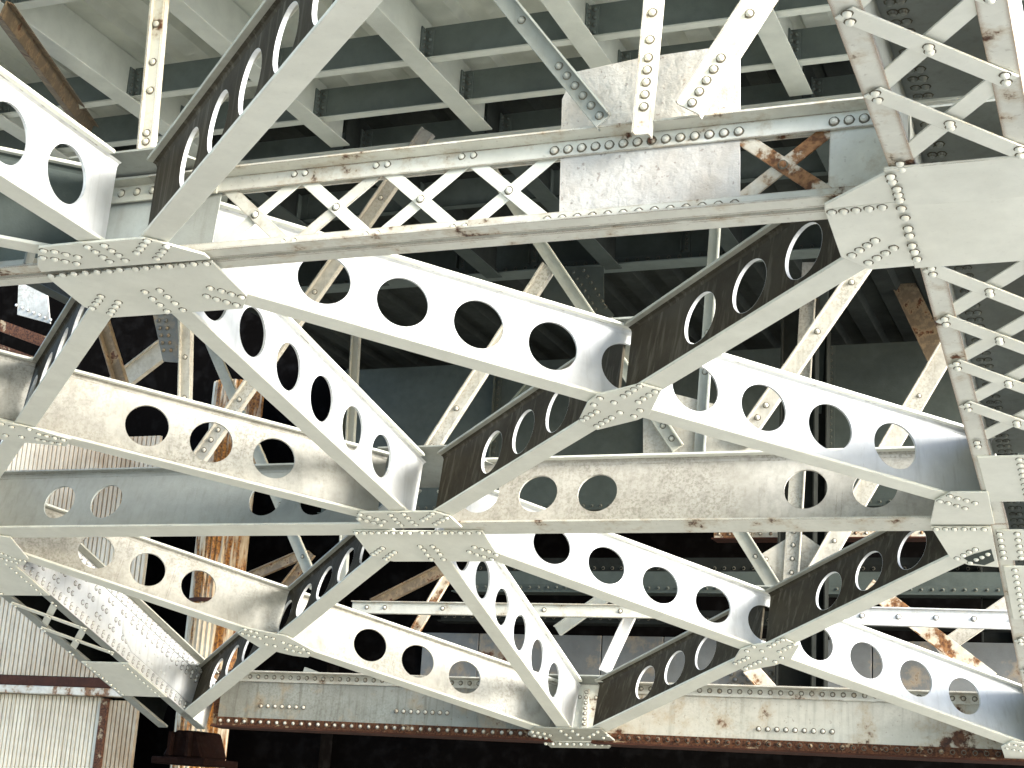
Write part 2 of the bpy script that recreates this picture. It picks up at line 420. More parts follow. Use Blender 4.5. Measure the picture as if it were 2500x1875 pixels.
g1u = [(94, 599), (193, 589), (349, 577), (400, 589), (501, 617), (514, 628), (101, 659), (92, 645)]
r1u = Z6([(590, 390), (740, 405), (890, 440), (1050, 475), (580, 485), (740, 505), (880, 535), (1035, 565), (1185, 340), (1290, 405), (1390, 475), (1480, 535),
          (1410, 320), (1505, 390), (1600, 450), (1690, 520), (1990, 260), (1940, 310), (1900, 365), (1850, 420)], 0, 540, S4) + [(407, 600), (399, 611), (391, 620), (383, 630)]
g1l = [(118, 673), (518, 634), (604, 718), (594, 749), (275, 771), (207, 745), (134, 687)]
r1l = Z6([(690, 735), (845, 720), (1000, 705), (1155, 690), (1310, 680), (1475, 670), (1615, 650), (1830, 640), (1970, 625), (2130, 610), (1365, 1010), (1335, 1065), (1295, 1110), (1245, 1170),
          (1600, 1090), (1565, 1145), (1520, 1200), (1490, 1245)], 0, 540, S4) + Z6([(80, 1375), (245, 1365), (405, 1345), (575, 1340)], 400, 400, S4) + \
    Z6([(870, 275), (915, 315), (960, 352), (1003, 390), (960, 265), (1005, 303), (1050, 342), (1097, 382), (1262, 252), (1330, 268), (1390, 288), (1450, 305), (1240, 300), (1300, 318), (1360, 335), (1418, 352)], 0, 600, S9)
gusset('large folded pale gusset plate at left joining the lattice strut and four beams', [('DA', g1u, r1u, 0.0175, False), ('AB', g1l, r1l, 0.0175, False)])
g3u = Z6([(170, 155), (192, 115), (640, 112), (735, 140), (808, 207), (232, 214)], 800, 1200, S9)
r3u = Z6([(195, 135), (190, 160), (250, 150), (232, 172), (297, 163), (275, 185), (340, 175), (318, 197), (378, 138), (400, 160), (420, 182), (440, 200), (458, 133), (480, 155), (505, 180), (527, 197),
          (630, 130), (610, 145), (590, 158), (570, 170), (715, 155), (690, 167), (668, 180), (645, 193)], 800, 1200, S9)
g3l = Z6([(150, 230), (930, 232), (1020, 372), (990, 412), (400, 412), (262, 380), (170, 262)], 800, 1200, S9)
r3l = Z6([(x, 246) for x in (170, 217, 262, 305, 350, 395, 440, 492, 565, 608, 655, 703, 747, 797, 845, 908)] +
         [(330, 338), (312, 350), (295, 362), (275, 375), (402, 362), (382, 375), (365, 388), (347, 403), (555, 328), (578, 350), (597, 378), (622, 405), (630, 328), (655, 348), (675, 375), (695, 405),
          (880, 332), (925, 345), (967, 358), (1012, 378), (850, 360), (895, 378), (938, 390), (985, 405)], 800, 1200, S9)
gusset('folded pale gusset plate in the centre of the picture on the solid holed strut', [('AB', g3u, r3u, 0.0175, False), ('BC', g3l, r3l, 0.0175, False)])
g5u = Z6([(1207, 1440), (1240, 1410), (1640, 1418), (1725, 1490), (1300, 1490), (1225, 1470)], 800, 1200, S9)
r5u = Z6([(1228, 1440), (1262, 1445), (1300, 1450), (1335, 1460), (1240, 1462), (1275, 1470), (1310, 1478), (1400, 1435), (1430, 1455), (1455, 1475), (1470, 1435), (1500, 1455), (1530, 1475),
          (1620, 1440), (1595, 1455), (1570, 1470), (1680, 1460), (1655, 1475)], 800, 1200, S9)
g5l = Z6([(1300, 1496), (1725, 1496), (1690, 1535), (1340, 1530)], 800, 1200, S9)
r5l = Z6([(1310 + 42 * k, 1510 + 0.8 * k) for k in range(10)], 800, 1200, S9)
gusset('grimy gusset plate hanging under the bottom girder at its middle', [('BC', g5u, r5u, 0.017, True), ('CE', g5l, r5l, 0.017, True)], mat='shade')
gm1 = Z6([(1560, 930), (1620, 885), (1880, 820), (2005, 855), (1930, 1005), (1860, 1035), (1620, 1095), (1505, 1045)], 800, 600, S9)
rm1 = Z6([(1635, 912), (1597, 952), (1718, 938), (1755, 998), (1875, 985), (1838, 1020), (1775, 900), (1806, 880), (1838, 860), (1872, 840), (1865, 935), (1895, 915), (1930, 893), (1965, 872),
          (1530, 1043), (1555, 1028), (1583, 1010), (1615, 993), (1615, 1080), (1645, 1062), (1675, 1045), (1705, 1028)], 800, 600, S9)
gusset('diamond shaped gusset plate where the upper white and brown beams cross', [('AB', gm1, rm1, 0.0165, False)])
gm3 = Z6([(510, 940), (590, 915), (780, 880), (865, 915), (815, 1000), (720, 1035), (535, 1070), (458, 1025)], 1600, 1200, S9)
rm3 = Z6([(590, 930), (550, 955), (640, 955), (660, 1000), (760, 995), (720, 1020), (555, 995), (530, 1008), (505, 1018), (480, 1030), (625, 1020), (600, 1030), (570, 1043), (545, 1058),
          (765, 888), (735, 900), (710, 915), (685, 930), (835, 915), (805, 930), (775, 945), (745, 960)], 1600, 1200, S9)
gusset('diamond shaped gusset plate where the lower white and brown beams cross', [('BC', gm3, rm3, 0.0165, False)])
gm2 = Z6([(-90, 1040), (0, 1042), (220, 1090), (430, 1155), (400, 1195), (130, 1170), (-90, 1140)], 0, 600, S9)
rm2 = Z6([(70, 1085), (175, 1098), (35, 1135), (130, 1145), (235, 1130), (280, 1140), (330, 1150), (380, 1162), (225, 1158), (265, 1168), (310, 1177), (355, 1185), (10, 1065)], 0, 600, S9)
gusset('small gusset plate at the left edge on the beige holed beam', [('AB', gm2, rm2, 0.0165, False)])
gm4 = Z6([(1425, 845), (1470, 812), (1720, 860), (1895, 955), (1850, 990), (1760, 978), (1560, 930)], 0, 1200, S9)
rm4 = Z6([(1455, 850), (1490, 860), (1525, 868), (1560, 878), (1470, 825), (1505, 835), (1540, 845), (1600, 870), (1640, 880), (1600, 915), (1650, 925), (1700, 905), (1740, 920), (1780, 930), (1820, 945),
          (1720, 945), (1760, 955), (1800, 965), (1850, 965)], 0, 1200, S9)
gusset('narrow gusset plate at lower left between the beige and cream half beams', [('BC', gm4, rm4, 0.0165, False)])
g2u = Z6([(1015, 1215), (1370, 1030), (1425, 1020), (1520, 1186), (1015, 1240)], 1600, 0, S9)
g2l = Z6([(1015, 1244), (1520, 1190), (1590, 1579), (1285, 1605), (1115, 1530)], 1600, 0, S9)
r2l = Z6([(170, 650), (330, 638), (497, 622), (670, 602), (850, 582), (440, 1230), (545, 1160), (650, 1095), (755, 1030), (665, 1330), (780, 1265), (895, 1200), (1005, 1130)], 2000, 400, S4)
gusset('cream gusset plate at upper right where the lattice strut meets the right rib', [('DA', g2u, [], 0.014, False), ('AB', g2l, r2l, 0.0175, False)])
g4u = Z6([(520, 1290), (610, 880), (890, 728), (1560, 722), (1680, 1290)], 2200, 1100, S3)
r4u = Z6([(700, 905), (845, 940), (1000, 985), (1150, 1030), (875, 810), (1020, 850), (1175, 890), (1330, 935)], 2200, 1100, S3)
g4l = Z6([(1655, 206), (2015, 206), (2060, 445), (1880, 432), (1770, 390)], 1600, 1200, S9)
r4l = Z6([(630, 1410), (800, 1410), (960, 1410), (1135, 1410), (1300, 1410), (1495, 1415)], 2200, 1100, S3) + Z6([(1810, 400), (1850, 380), (1885, 360), (1920, 345), (1890, 425), (1925, 405), (1960, 390), (1995, 372)], 1600, 1200, S9)
gg = gusset('cream gusset plate at right where the holed strut meets the right rib', [('AB', g4u, r4u, 0.0165, False), ('BC', g4l, r4l, 0.0165, False)])
pp = Z6([(1850, 398), (1920, 372), (2015, 345), (2035, 415), (1975, 440), (1895, 428)], 1600, 1200, S9)
MB().prism([on(u, v, PA['BC'] - BC * 0.0184, BC) for u, v in pp], -BC * 0.003).build('peeled_patch', 'green', gg)
g6 = Z6([(2075, 1525), (2140, 1490), (2300, 1520), (2300, 1600), (2100, 1600)], 1600, 1200, S9)
gusset('corner gusset plate at the bottom right picture edge', [('BC', g6, Z6([(2120, 1515), (2160, 1520), (2200, 1528), (2110, 1540), (2150, 1548), (2190, 1555)], 1600, 1200, S9), 0.013, False)])
gbl = Z6([(-90, 250), (65, 268), (175, 400), (150, 432), (40, 440), (-90, 440)], 0, 1200, S9)
gusset('gusset plate at the left edge on top of the white riveted rib', [('BC', gbl, Z6([(10, 370), (35, 380), (60, 392), (90, 402), (120, 412), (10, 400), (40, 410), (70, 418), (100, 425), (150, 415)], 0, 1200, S9), 0.013, False)])
# upper joint plates at the top flange level
def top_plate(label, c, e1, e2, n, a, b, mat='grey'):
    t = thing('joint_plate', label, 'joint plate', c + n * (DEP + 0.001), 'joint plates over the beam ends')
    P = [c + n * (DEP + 0.003) + e1 * x + e2 * y for x, y in ((-a, 0), (-a * .55, b), (a * .55, b), (a, 0), (a * .55, -b), (-a * .55, -b))]
    MB().prism(P, n * 0.012).build('plate', mat, t)
    rivets(t, [c + n * (DEP + 0.0025 - TF - 0.003) + e1 * x + e2 * y for x, y in ((-a * .7, .05), (-a * .7, -.05), (a * .7, .05), (a * .7, -.05), (-a * .55, .1), (a * .55, .1))], -n, r=0.014, joined=True, mat=mat)
X1 = V((1, 0, 0))
for lab, c, key in (('grey upper plate above the big left joint', G1, 'AB'), ('grey upper plate above the centre joint', G3, 'AB'), ('grey upper plate above the bottom girder joint', G5, 'BC'),
                    ('small upper plate behind the upper diamond plate', M1, 'AB'), ('small upper plate behind the lower diamond plate', M3, 'BC')):
    sm = lab.startswith('small'); n = PN[key]
    if c is G1: n = NA
    if c is G3: n = NB
    top_plate(lab, c, X1, n.cross(X1), n, 0.26 if sm else 0.5, 0.12 if sm else 0.3)

# ------------------------------------------------------------------ lattice strut A
def fr(P, n):                        # frame of a transverse strut: x right, y toward the viewer, h up along n
    y = n.cross(X1)
    if y.y > 0: y = -y
    return lambda x, l, h: V((x, P.y, P.z)) + y * l + n * h
FA = fr(G1, NA); ya = FA(0, 1, 0) - FA(0, 0, 0)
ts = thing('lattice_strut', 'riveted lattice strut of crossed flat bars spanning from the left plate to the right rib', 'strut', FA(-2.6, 0, 0.2))
xa, xb = -4.22, -0.90
H1 = 0.455
# top chord: vertical legs front and back, horizontal legs
def chord(nm, h0, h1, hor, x0, x1, mat, t, F, off, leg=0.085):
    yv = F(0, 1, 0) - F(0, 0, 0); nv = F(0, 0, 1) - F(0, 0, 0)
    for sgn, nme in ((1, nm), (-1, nm)):
        m = MB()
        l0 = 0.012 * sgn
        m.box(F(x0, l0, h0), X1 * (x1 - x0), yv * (0.012 * sgn), nv * (h1 - h0))
        m.box(F(x0, l0 + 0.012 * sgn, hor), X1 * (x1 - x0), yv * (leg * sgn), nv * (0.012 if hor > h0 + 0.01 else 0.012))
        m.build(nme, mat, t, bevel=0.002)
chord('top_chord_angle', H1 - 0.09, H1, H1 - 0.012, xa - 0.35, xb, 'edgepaint', ts, FA, 0)
chord('bottom_chord_angle', 0.002, 0.085, 0.002, -8.3, xb + 0.12, 'edgepaint', ts, FA, 0, leg=0.075)
nodes = [-4.19 + 0.443 * k for k in range(5)]
ht, hb_ = H1 - 0.055, 0.05
def lace(x0, h0, x1, h1, l, mat='paint', w=0.062):
    p, q = FA(x0, l, h0), FA(x1, l, h1); d = (q - p).normalized(); wv = d.cross(ya).normalized()
    MB().bar(p, q, wv * w, ya * 0.008).build('lacing_bar', mat, ts, bevel=0.0015)
for k in range(4):
    a, b = nodes[k], nodes[k + 1]
    lace(a + 0.02, ht, b - 0.02, hb_, 0.004, 'paint' if k else 'edgepaint'); lace(a + 0.02, hb_, b - 0.02, ht, -0.006, 'paint' if k != 1 else 'edgepaint')
    rivets(ts, [FA((a + b) / 2, 0.008, (ht + hb_) / 2)], ya, 0.016)
for a in nodes[1:4]:
    rivets(ts, [FA(a - 0.03, 0.024, ht + 0.02), FA(a + 0.03, 0.024, ht + 0.02), FA(a - 0.03, 0.024, hb_ + 0.0), FA(a + 0.03, 0.024, hb_ + 0.0)], ya, 0.014)
lace(-1.60, ht, -1.17, hb_, 0.004, 'rustpaint', 0.066); lace(-1.60, hb_, -1.17, ht, -0.006, 'rustpaint', 0.066)
rivets(ts, [FA(-1.385, 0.008, (ht + hb_) / 2)], ya, 0.017, mat='rustpaint')
# plates
plA = [(1372, 243), (1402, 176), (1560, 142), (1700, 122), (1806, 108), (1806, 505), (1365, 530)]
MB().prism([on(u, v, FA(0, 0.009, 0), ya) for u, v in plA], ya * -0.012).build('web_plate', 'lumpy', ts)
rivets(ts, line(FA(-2.43, 0.024, H1 - 0.055), FA(-1.58, 0.024, H1 - 0.055), 14), ya, 0.0175, mat='edgepaint')
rivets(ts, line(FA(-2.43, 0.024, 0.045), FA(-1.58, 0.024, 0.045), 13), ya, 0.0175, mat='edgepaint')
rivets(ts, line(FA(-1.17, 0.024, H1 - 0.055), FA(-0.98, 0.024, H1 - 0.055), 4), ya, 0.0175, mat='edgepaint')
MB().box(FA(-1.19, -0.004, 0.02), X1 * 0.32, ya * 0.008, NA * 0.42).build('end_plate', 'edgepaint', ts)
MB().box(FA(-4.86, -0.004, 0.02), X1 * 0.67, ya * 0.008, NA * 0.42).build('end_plate', 'grey', ts)
MB().box(FA(-8.3, -0.004, 0.02), X1 * 3.2, ya * 0.008, NA * 0.42).build('web_plate', 'channel', ts)
for x in (-5.25, -5.55): MB().box(FA(x, 0.02, 0.03), X1 * 0.012, ya * 0.06, NA * 0.4).build('stiffener', 'grey', ts)
m = MB(); m.box(FA(-5.1, 0.024, H1 - 0.10), X1 * 0.9, ya * 0.012, NA * 0.1); m.box(FA(-5.1, 0.036, H1 - 0.012), X1 * 0.9, ya * 0.07, NA * 0.012)
m.build('splice_angle', 'shade', ts)
rivets(ts, line(FA(-5.05, 0.036, H1 - 0.05), FA(-4.3, 0.036, H1 - 0.05), 9), ya, 0.0175, mat='shade')

# ------------------------------------------------------------------ holed strut B
FB = fr(G3, NB); yb = FB(0, 1, 0) - FB(0, 0, 0)
def holed_strut(label, x0, x1, holes, mat, flat, topm):
    t = thing('holed_strut', label, 'strut', FB((x0 + x1) / 2, 0, 0), 'solid struts with round holes')
    mb = MB(); perforated_web(mb, lambda s, l, h: FB(s, l, h), x0, x1, 0.016, 0.485, holes, 0.137, -0.008, 0.008)
    mb.build('web', mat, t, merge=True)
    fm = MB(); f = 0.03
    for hh, dh in ((0.016, f), (0.485, -f)):
        fm.prism([FB(x0, l, h) for l, h in ((0.007, hh), (0.008 + f, hh), (0.008 + f * .3, hh + dh * .3), (0.007, hh + dh))], X1 * (x1 - x0))
    fm.build('fillet', mat, t)
    MB().box(FB(x0, -0.09, 0), X1 * (x1 - x0), yb * 0.18, NB * 0.016).build('bottom_flange', flat, t, bevel=0.003)
    MB().box(FB(x0, -0.075, 0.485), X1 * (x1 - x0), yb * 0.15, NB * 0.016).build('top_flange', topm, t, bevel=0.003)
holed_strut('speckled cream horizontal strut right of the centre plate with round holes near both ends', XC + 0.19, -0.86, [XC + a for a in (0.42, 0.84, 1.26, 2.64, 3.07)], 'mottled', 'edgepaint', 'paint')
holed_strut('smooth grey horizontal strut left of the centre plate with round holes near both ends', -8.9, XC - 0.19, [XC - a for a in (3.07, 2.64, 1.26, 0.84, 0.42)], 'grey', 'paint', 'grey')

# ------------------------------------------------------------------ bottom girder C
FC = fr(G5, (V((0, 0, 1)) + NC * 0.15).normalized()); yc = FC(0, 1, 0) - FC(0, 0, 0); nc = FC(0, 0, 1) - FC(0, 0, 0)
def girder(label, x0, x1, mat, rivs):
    t = thing('riveted_girder', label, 'girder', FC((x0 + x1) / 2, 0, 0), 'riveted plate girders along the bottom')
    MB().box(FC(x0, -0.006, 0.01), X1 * (x1 - x0), yc * 0.012, nc * 0.50).build('web', mat, t)
    m = MB(); m.box(FC(x0, 0.007, 0.42), X1 * (x1 - x0), yc * 0.012, nc * 0.09); m.box(FC(x0, 0.019, 0.498), X1 * (x1 - x0), yc * 0.10, nc * 0.012)
    m.build('top_angle', 'edgepaint', t)
    m = MB(); m.box(FC(x0, 0.007, 0.0), X1 * (x1 - x0), yc * 0.012, nc * 0.085); m.box(FC(x0, 0.019, 0.0), X1 * (x1 - x0), yc * 0.085, nc * 0.012)
    m.build('bottom_angle', 'ironrust', t)
    MB().box(FC(x0, -0.1, -0.016), X1 * (x1 - x0), yc * 0.22, nc * 0.014).build('cover_plate', 'rust', t)
    b = MB(); n = int((x1 - x0) / 0.085)
    rivets(t, line(FC(x0, 0.019, 0.465), FC(x1, 0.019, 0.465), n, False), yc, 0.017, joined=True, mb=b)
    rivets(t, line(FC(x0, 0.019, 0.05), FC(x1, 0.019, 0.05), n, False), yc, 0.016, joined=True, mat='ironrust' if mat == 'girder' else 'edgepaint')
    for a, c, h in rivs: rivets(t, line(FC(a, 0.006, h), FC(c, 0.006, h), int(abs(c - a) / 0.07) + 1), yc, 0.018, joined=True, mb=b)
    b.build('rivet_rows', 'edgepaint', t, smooth=True, kind='stuff')
girder('long grey plate girder left of the bottom joint with rusty lower edge', -8.2, XC - 0.19, 'girdergrey', [(-7.75, -7.3, 0.2), (-6.35, -5.85, 0.2)])
girder('cream plate girder at bottom right with thick rust along its lower edge', XC + 0.19, -0.7, 'girder', [(-3.05, -2.45, 0.17)])
t = thing('joint_post', 'short riveted bracket filling the gap between the two bottom girders', 'bracket', FC(XC, 0, 0))
MB().box(FC(XC - 0.186, -0.02, 0.02), X1 * 0.372, yc * 0.02, nc * 0.47).build('plate', 'edgepaint', t)
for s in (-0.13, 0.06): MB().box(FC(XC + s, 0.0025, 0.03), X1 * 0.05, yc * 0.015, nc * 0.42).build('stiffener', 'edgepaint', t)
rivets(t, line(FC(XC - 0.105, 0.018, 0.06), FC(XC - 0.105, 0.018, 0.42), 9) + line(FC(XC + 0.085, 0.018, 0.06), FC(XC + 0.085, 0.018, 0.42), 9) + line(FC(XC - 0.05, 0.0, 0.38), FC(XC + 0.17, 0.0, 0.38), 4), yc, 0.014, joined=True, mat='edgepaint')

# ------------------------------------------------------------------ ribs
def rib_seg(t, P, Q, n, w0, w1, lat, s0, s1, pitch, lace_s, mat='ribpaint', side='white', ang=0.10, depth=0.47, batten=(), interior='grey', riv=0.017, top=True, bw=0.085):
    """one straight length of a boxed rib; lat = +X, w0<0<w1 edges"""
    e = (Q - P).normalized()
    W = lambda s, l, h: P + e * s + lat * l + n * h
    L = s1 - s0
    for a, b in ((w0, w0 + ang), (w1 - ang, w1)):
        MB().box(W(s0, a, 0), e * L, lat * (b - a), n * 0.012).build('flange_angle', mat, t, bevel=0.002)
    for a in (w0 + 0.012, w1 - 0.024):
        MB().box(W(s0, a, 0.0125), e * L, lat * 0.012, n * (depth - 0.03)).build('side_web', side if a > 0 else interior, t)
    for a in (w0 + 0.0245, w1 - 0.10):
        MB().box(W(s0, a, 0.0125), e * L, lat * 0.075, n * 0.010).build('inner_angle', mat, t)
    if top:
        MB().box(W(s0, w0, depth - 0.015), e * L, lat * ((w1 - w0) * 0.72), n * 0.012).build('top_plate', interior, t)
        b = MB(); k = int(L / 0.075)
        for l in (w0 + 0.07, w0 + 0.11):
            rivets(t, line(W(s0, l, depth - 0.0155), W(s1, l, depth - 0.0155), k, False), -n, 0.018, joined=True, mb=b)
        b.build('rivet_rows', interior, t, smooth=True, kind='stuff')
    x0, x1 = w0 + 0.05, w1 - 0.05
    for a, b in zip(lace_s, lace_s[1:]):
        for (p, q, off) in (((a, x0), (b, x1), -0.004), ((b, x0), (a, x1), 0.017)):
            A, B = W(p[0], p[1], off - 0.0045), W(q[0], q[1], off - 0.0045)
            d = (B - A).normalized(); wv = d.cross(n).normalized(); d *= 0.018
            MB().bar(A - d, B + d, wv * bw, n * 0.008).build('lacing_bar', 'paint', t, bevel=0.0015)
        rivets(t, [W((a + b) / 2 - .016, (x0 + x1) / 2, -0.0126), W((a + b) / 2 + .016, (x0 + x1) / 2, -0.0126)], -n, riv)
    for a in lace_s:
        rivets(t, [W(a + dx, xx, -0.0126) for dx in (-.012, .04) for xx in (x0,)] + [W(a + dx, xx, -0.0126) for dx in (-.04, .012) for xx in (x1,)], -n, riv * 0.95)
    for a, b, cols in batten:
        MB().box(W(a, w0 + 0.03, -0.012), e * (b - a), lat * (w1 - w0 - 0.03), n * 0.0115).build('batten_plate', 'paint', t, bevel=0.002)
        k = max(3, int((b - a) / 0.07))
        for l in cols: rivets(t, line(W(a, l, -0.012), W(b, l, -0.012), k, False), -n, riv)
    return W
RIBN = V((0.03, 0, 0))
tr = thing('arch_rib', 'large pale boxed rib with crossed lacing bars filling the right edge', 'arch rib', G2, 'boxed arch ribs')
w0, w1 = -0.245, 0.295
LDA = (G2 - D1).length; LAB = (G4 - G2).length; LBC = (G6 - G4).length
lsDA = [LDA - x for x in (3.15, 2.60, 2.06, 1.51, 0.96, 0.38)]
rib_seg(tr, D1, G2, DA, w0, w1, X1, 0.0, LDA, 0.5, lsDA, batten=())
rib_seg(tr, G2, G4, AB, w0, w1, X1, 0.0, LAB, 0.45, [0.53, 0.99, 1.44, 1.90, 2.36], batten=((2.55, 3.18, (0.0, 0.05)),))
rib_seg(tr, G4, G6, BC, w0, w1, X1, 0.0, LBC, 0.45, [1.5, 1.95, 2.4, 2.85], batten=((0.06, 0.42, (-0.2, -0.1)), (0.5, 1.2, (-.15,))))
# wide batten plate over the rib at the upper right joint
e = (G2 - D1).normalized(); e2 = (G4 - G2).normalized()
MB().box(G2 - e * 0.36 - DA * 0.0185 + X1 * -0.262, e * 0.36, X1 * 0.85, DA * 0.010).build('batten_plate', 'paint', tr)
MB().box(G2 - AB * 0.0185 + X1 * -0.262, e2 * 0.50, X1 * 0.85, AB * 0.010).build('batten_plate', 'paint', tr)
cr = Z6([(965, 165), (985, 235), (1050, 330), (1065, 410), (1085, 480)], 2000, 400, S4); cr2 = Z6([(1110, 600), (1160, 725), (1200, 870), (1220, 965), (1255, 1100), (1290, 1185), (1320, 1280)], 2000, 400, S4)
rivets(tr, [on(u, v, PA['DA'] - DA * 0.0285, DA) for u, v in cr], -DA, 0.0175)
rivets(tr, [on(u, v, PA['AB'] - AB * 0.0285, AB) for u, v in cr2], -AB, 0.0175)

tl = thing('arch_rib', 'white boxed rib with many rivets slanting down the lower left to its foot', 'arch rib', (BL + CL) / 2, 'boxed arch ribs')
LBL = (CL - BL).length; w = 0.265
WL = rib_seg(tl, BL, CL, BC, -w, w, X1, -0.6, LBL + 0.1, 0.45, [1.15, 1.6, 2.05], mat='grey', side='white', riv=0.013,
             batten=((-0.3, 1.0, (-0.2, 0.2)), (2.25, 2.95, (-0.2, 0.2))), depth=0.50, interior='dark', bw=0.06)
eL = (CL - BL).normalized()
MB().box(WL(-0.6, w - 0.011, 0.0), eL * (LBL + 0.5), X1 * 0.012, BC * 0.085).build('bottom_angle', 'white', tl)
MB().box(WL(-0.6, w - 0.011, 0.40), eL * (LBL + 0.5), X1 * 0.012, BC * 0.085).build('top_angle', 'white', tl)
MB().box(WL(-0.6, w + 0.002, 0.485), eL * (LBL + 0.5), X1 * 0.09, BC * 0.012).build('top_angle', 'shade', tl)
bb = MB(); PX = V((1, 0, 0))
for h, st in ((0.03, .085), (0.06, .085), (0.42, .085), (0.455, .085)):
    rivets(tl, [WL(-0.5 + st * k, w + 0.001, h) for k in range(int((LBL + 0.4) / st))], PX, 0.016, joined=True, mb=bb)
for s in [0.1 + 0.22 * k for k in range(13)]:
    rivets(tl, [WL(s, w - 0.012, 0.15), WL(s + 0.06, w - 0.012, 0.15), WL(s + .05, w - 0.012, 0.24), WL(s + .11, w - 0.012, 0.24), WL(s + .1, w - 0.012, 0.34), WL(s + .16, w - 0.012, 0.34)], PX, 0.019, joined=True, mb=bb)
bb.build('rivet_rows', 'white', tl, smooth=True, kind='stuff')
MB().prism([WL(s, w - 0.0115, h) for s, h in ((2.0, 0.28), (2.1, 0.39), (3.5, 0.39), (3.5, 0.10), (2.25, 0.10), (2.05, 0.18))], X1 * 0.008).build('splice_plate', 'white', tl)
rivets(tl, [WL(2.12 + 0.09 * k, w - 0.003, h) for k in range(14) for h in (0.36, 0.32)], PX, 0.02, joined=True, mat='white')
# bearing under the left rib foot
t = thing('rib_bearing', 'rust eaten bearing block under the foot of the white left rib', 'bearing', CL + V((0.2, 0.2, -0.2)))
m = MB(); m.prism([CL + V(c) for c in ((-0.20, 0.10, -0.30), (0.26, 0.10, -0.30), (0.16, 0.10, -0.05), (-0.08, 0.10, -0.05))], (0, 0.45, 0)); m.build('block', 'blackrust', t, bevel=0.02)
MB().box(CL + V((-0.28, 0.05, -0.37)), (0.60, 0, 0), (0, 0.6, 0), (0, 0, 0.068)).build('base_plate', 'blackrust', t, bevel=0.01)
for x in (-0.1, 0.1): MB().box(CL + V((x, 0.03, -0.29)), (0.03, 0, 0), (0, 0.067, 0), (0, 0, 0.22)).build('rib_plate', 'blackrust', t)
MB().box(CL + V((0.36, 0.05, 0.0)), (0.10, 0, 0), (0, 0.2, 0), (-0.02, 0, 0.42)).build('gusset', 'ironrust', t)

# ------------------------------------------------------------------ angle bars of the sway frames
def angle_bar(label, p, q, w=0.085, mat='mottled', lip=0.03, dn=None, riv=(), lipside=-1, group='sway frame bars', cat='angle bar', gus=None, rr=0.0165):
    p, q = V(p), V(q); d = (q - p).normalized(); f = V((0, -1, 0)); wv = d.cross(f).normalized(); f = wv.cross(d).normalized()
    if f.y > 0: f = -f
    t = thing('angle_bar', label, cat, p, group)
    MB().bar(p, q, wv * w, f * 0.010).build('flat_leg', mat, t, bevel=0.002)
    if wv.x < 0: wv = -wv
    c = wv * (lipside * (w / 2 - 0.005))
    MB().bar(p + c + f * (0.005 + lip / 2), q + c + f * (0.005 + lip / 2), wv * 0.010, f * lip).build('outstanding_leg', mat, t)
    c2 = wv * (-lipside * (w / 2 - 0.004))
    MB().bar(p + c2 - f * 0.025, q + c2 - f * 0.025, wv * 0.008, f * 0.04).build('rear_leg', mat, t)
    L = (q - p).length
    rivets(t, [p.lerp(q, x) + f * 0.005 for x in riv], f, rr, mat=mat)
    return t
def px2(a, b, Y): return onY(a[0], a[1], Y), onY(b[0], b[1], Y)
S = 2500 / 2212.0
def full(pts): return [(x * S, y * S) for x, y in pts]
# frame at A
p, q = px2((1566, 330), (1600, -40), 6.02)
angle_bar('upright riveted angle on the lumpy plate at top', p, q, 0.072, 'edgepaint', riv=[x for x in (.18, .26, .34, .42, .50, .62, .8, .95)])
p, q = px2((1474, 296), (1160, -90), 6.03)
angle_bar('grey angle bar sloping down right onto the lumpy plate', p, q, 0.088, 'grey', riv=[.03, .09, .15, .21, .27, .33, .62], lipside=1)
p, q = px2((1680, 268), (1930, -120), 6.0)
angle_bar('white rust edged angle bar leaning right above the lumpy plate', p, q, 0.115, 'edgepaint', riv=[.04, .11, .18, .25, .32, .6, .8])
p, q = px2((356, 368), (392, -40), 6.18)
angle_bar('slim upright angle with rust stain left of the large holed beam', p, q, 0.066, 'edgepaint', riv=[.05, .1, .35, .52, .75])
p, q = onY(222, 318, 9.2), onY(8, 20, 6.6)
angle_bar('brown weathered angle at the upper left corner', p, q, 0.10, 'brownang', lip=0.06)
# frame at B
YB = G3.y + 0.16; YC = 13.25
p, q = px2((1708, 1105), (1752, 470), YB)
angle_bar('upright grey bar seen through the brown beam holes', p, q, 0.08, 'grey', lipside=1, riv=[.1, .3, .45])
p, q = px2((1656, 1095), (1178, 385), YB - .02)
angle_bar('dark riveted angle sloping down right behind the crossing plate', p, q, 0.09, 'shade', lipside=1, riv=[.03, .07, .12, .4])
p, q = px2((1808, 1080), (2225, 480), YB - .02)
angle_bar('bright riveted angle leaning right behind the upper white beam', p, q, 0.10, 'mottled', riv=[.05, .1, .15, .45, .65, .85])
p, q = px2((1040, 1114), (1340, 650), YB)
angle_bar('bright angle leaning right above the centre plate', p, q, 0.09, 'mottled', riv=[.05, .25, .8])
p, q = px2((470, 1140), (1045, 320), YB)
angle_bar('long angle leaning right behind the lattice and the left white beams', p, q, 0.10, 'mottled', riv=[.05, .08, .11, .2, .3, .52, .68, .8])
p, q = px2((450, 1000), (456, 720), YB)
angle_bar('upright riveted angle above the speckled beige beam', p, q, 0.085, 'mottled', riv=[.1, .45])
p, q = px2((315, 1000), (225, 700), YB + 0.3)
angle_bar('brown angle falling right behind the big left plate', p, q, 0.09, 'brownang', lip=0.05)
p, q = px2((860, 830), (868, 960), YB + 0.4)
angle_bar('thin grey upright seen between the two white beams', onY(834, 1440, YC), onY(880, 620, YC), 0.075, 'grey')
p, q = px2((270, 950), (400, 850), YB + 1.2)
angle_bar('pale double bar rising right under the big left plate', p, q, 0.17, 'mottled')
t = thing('sway_gusset', 'pale plate on the holed strut right of the crossing plate', 'gusset plate', onY(1700, 1080, YB + .02))
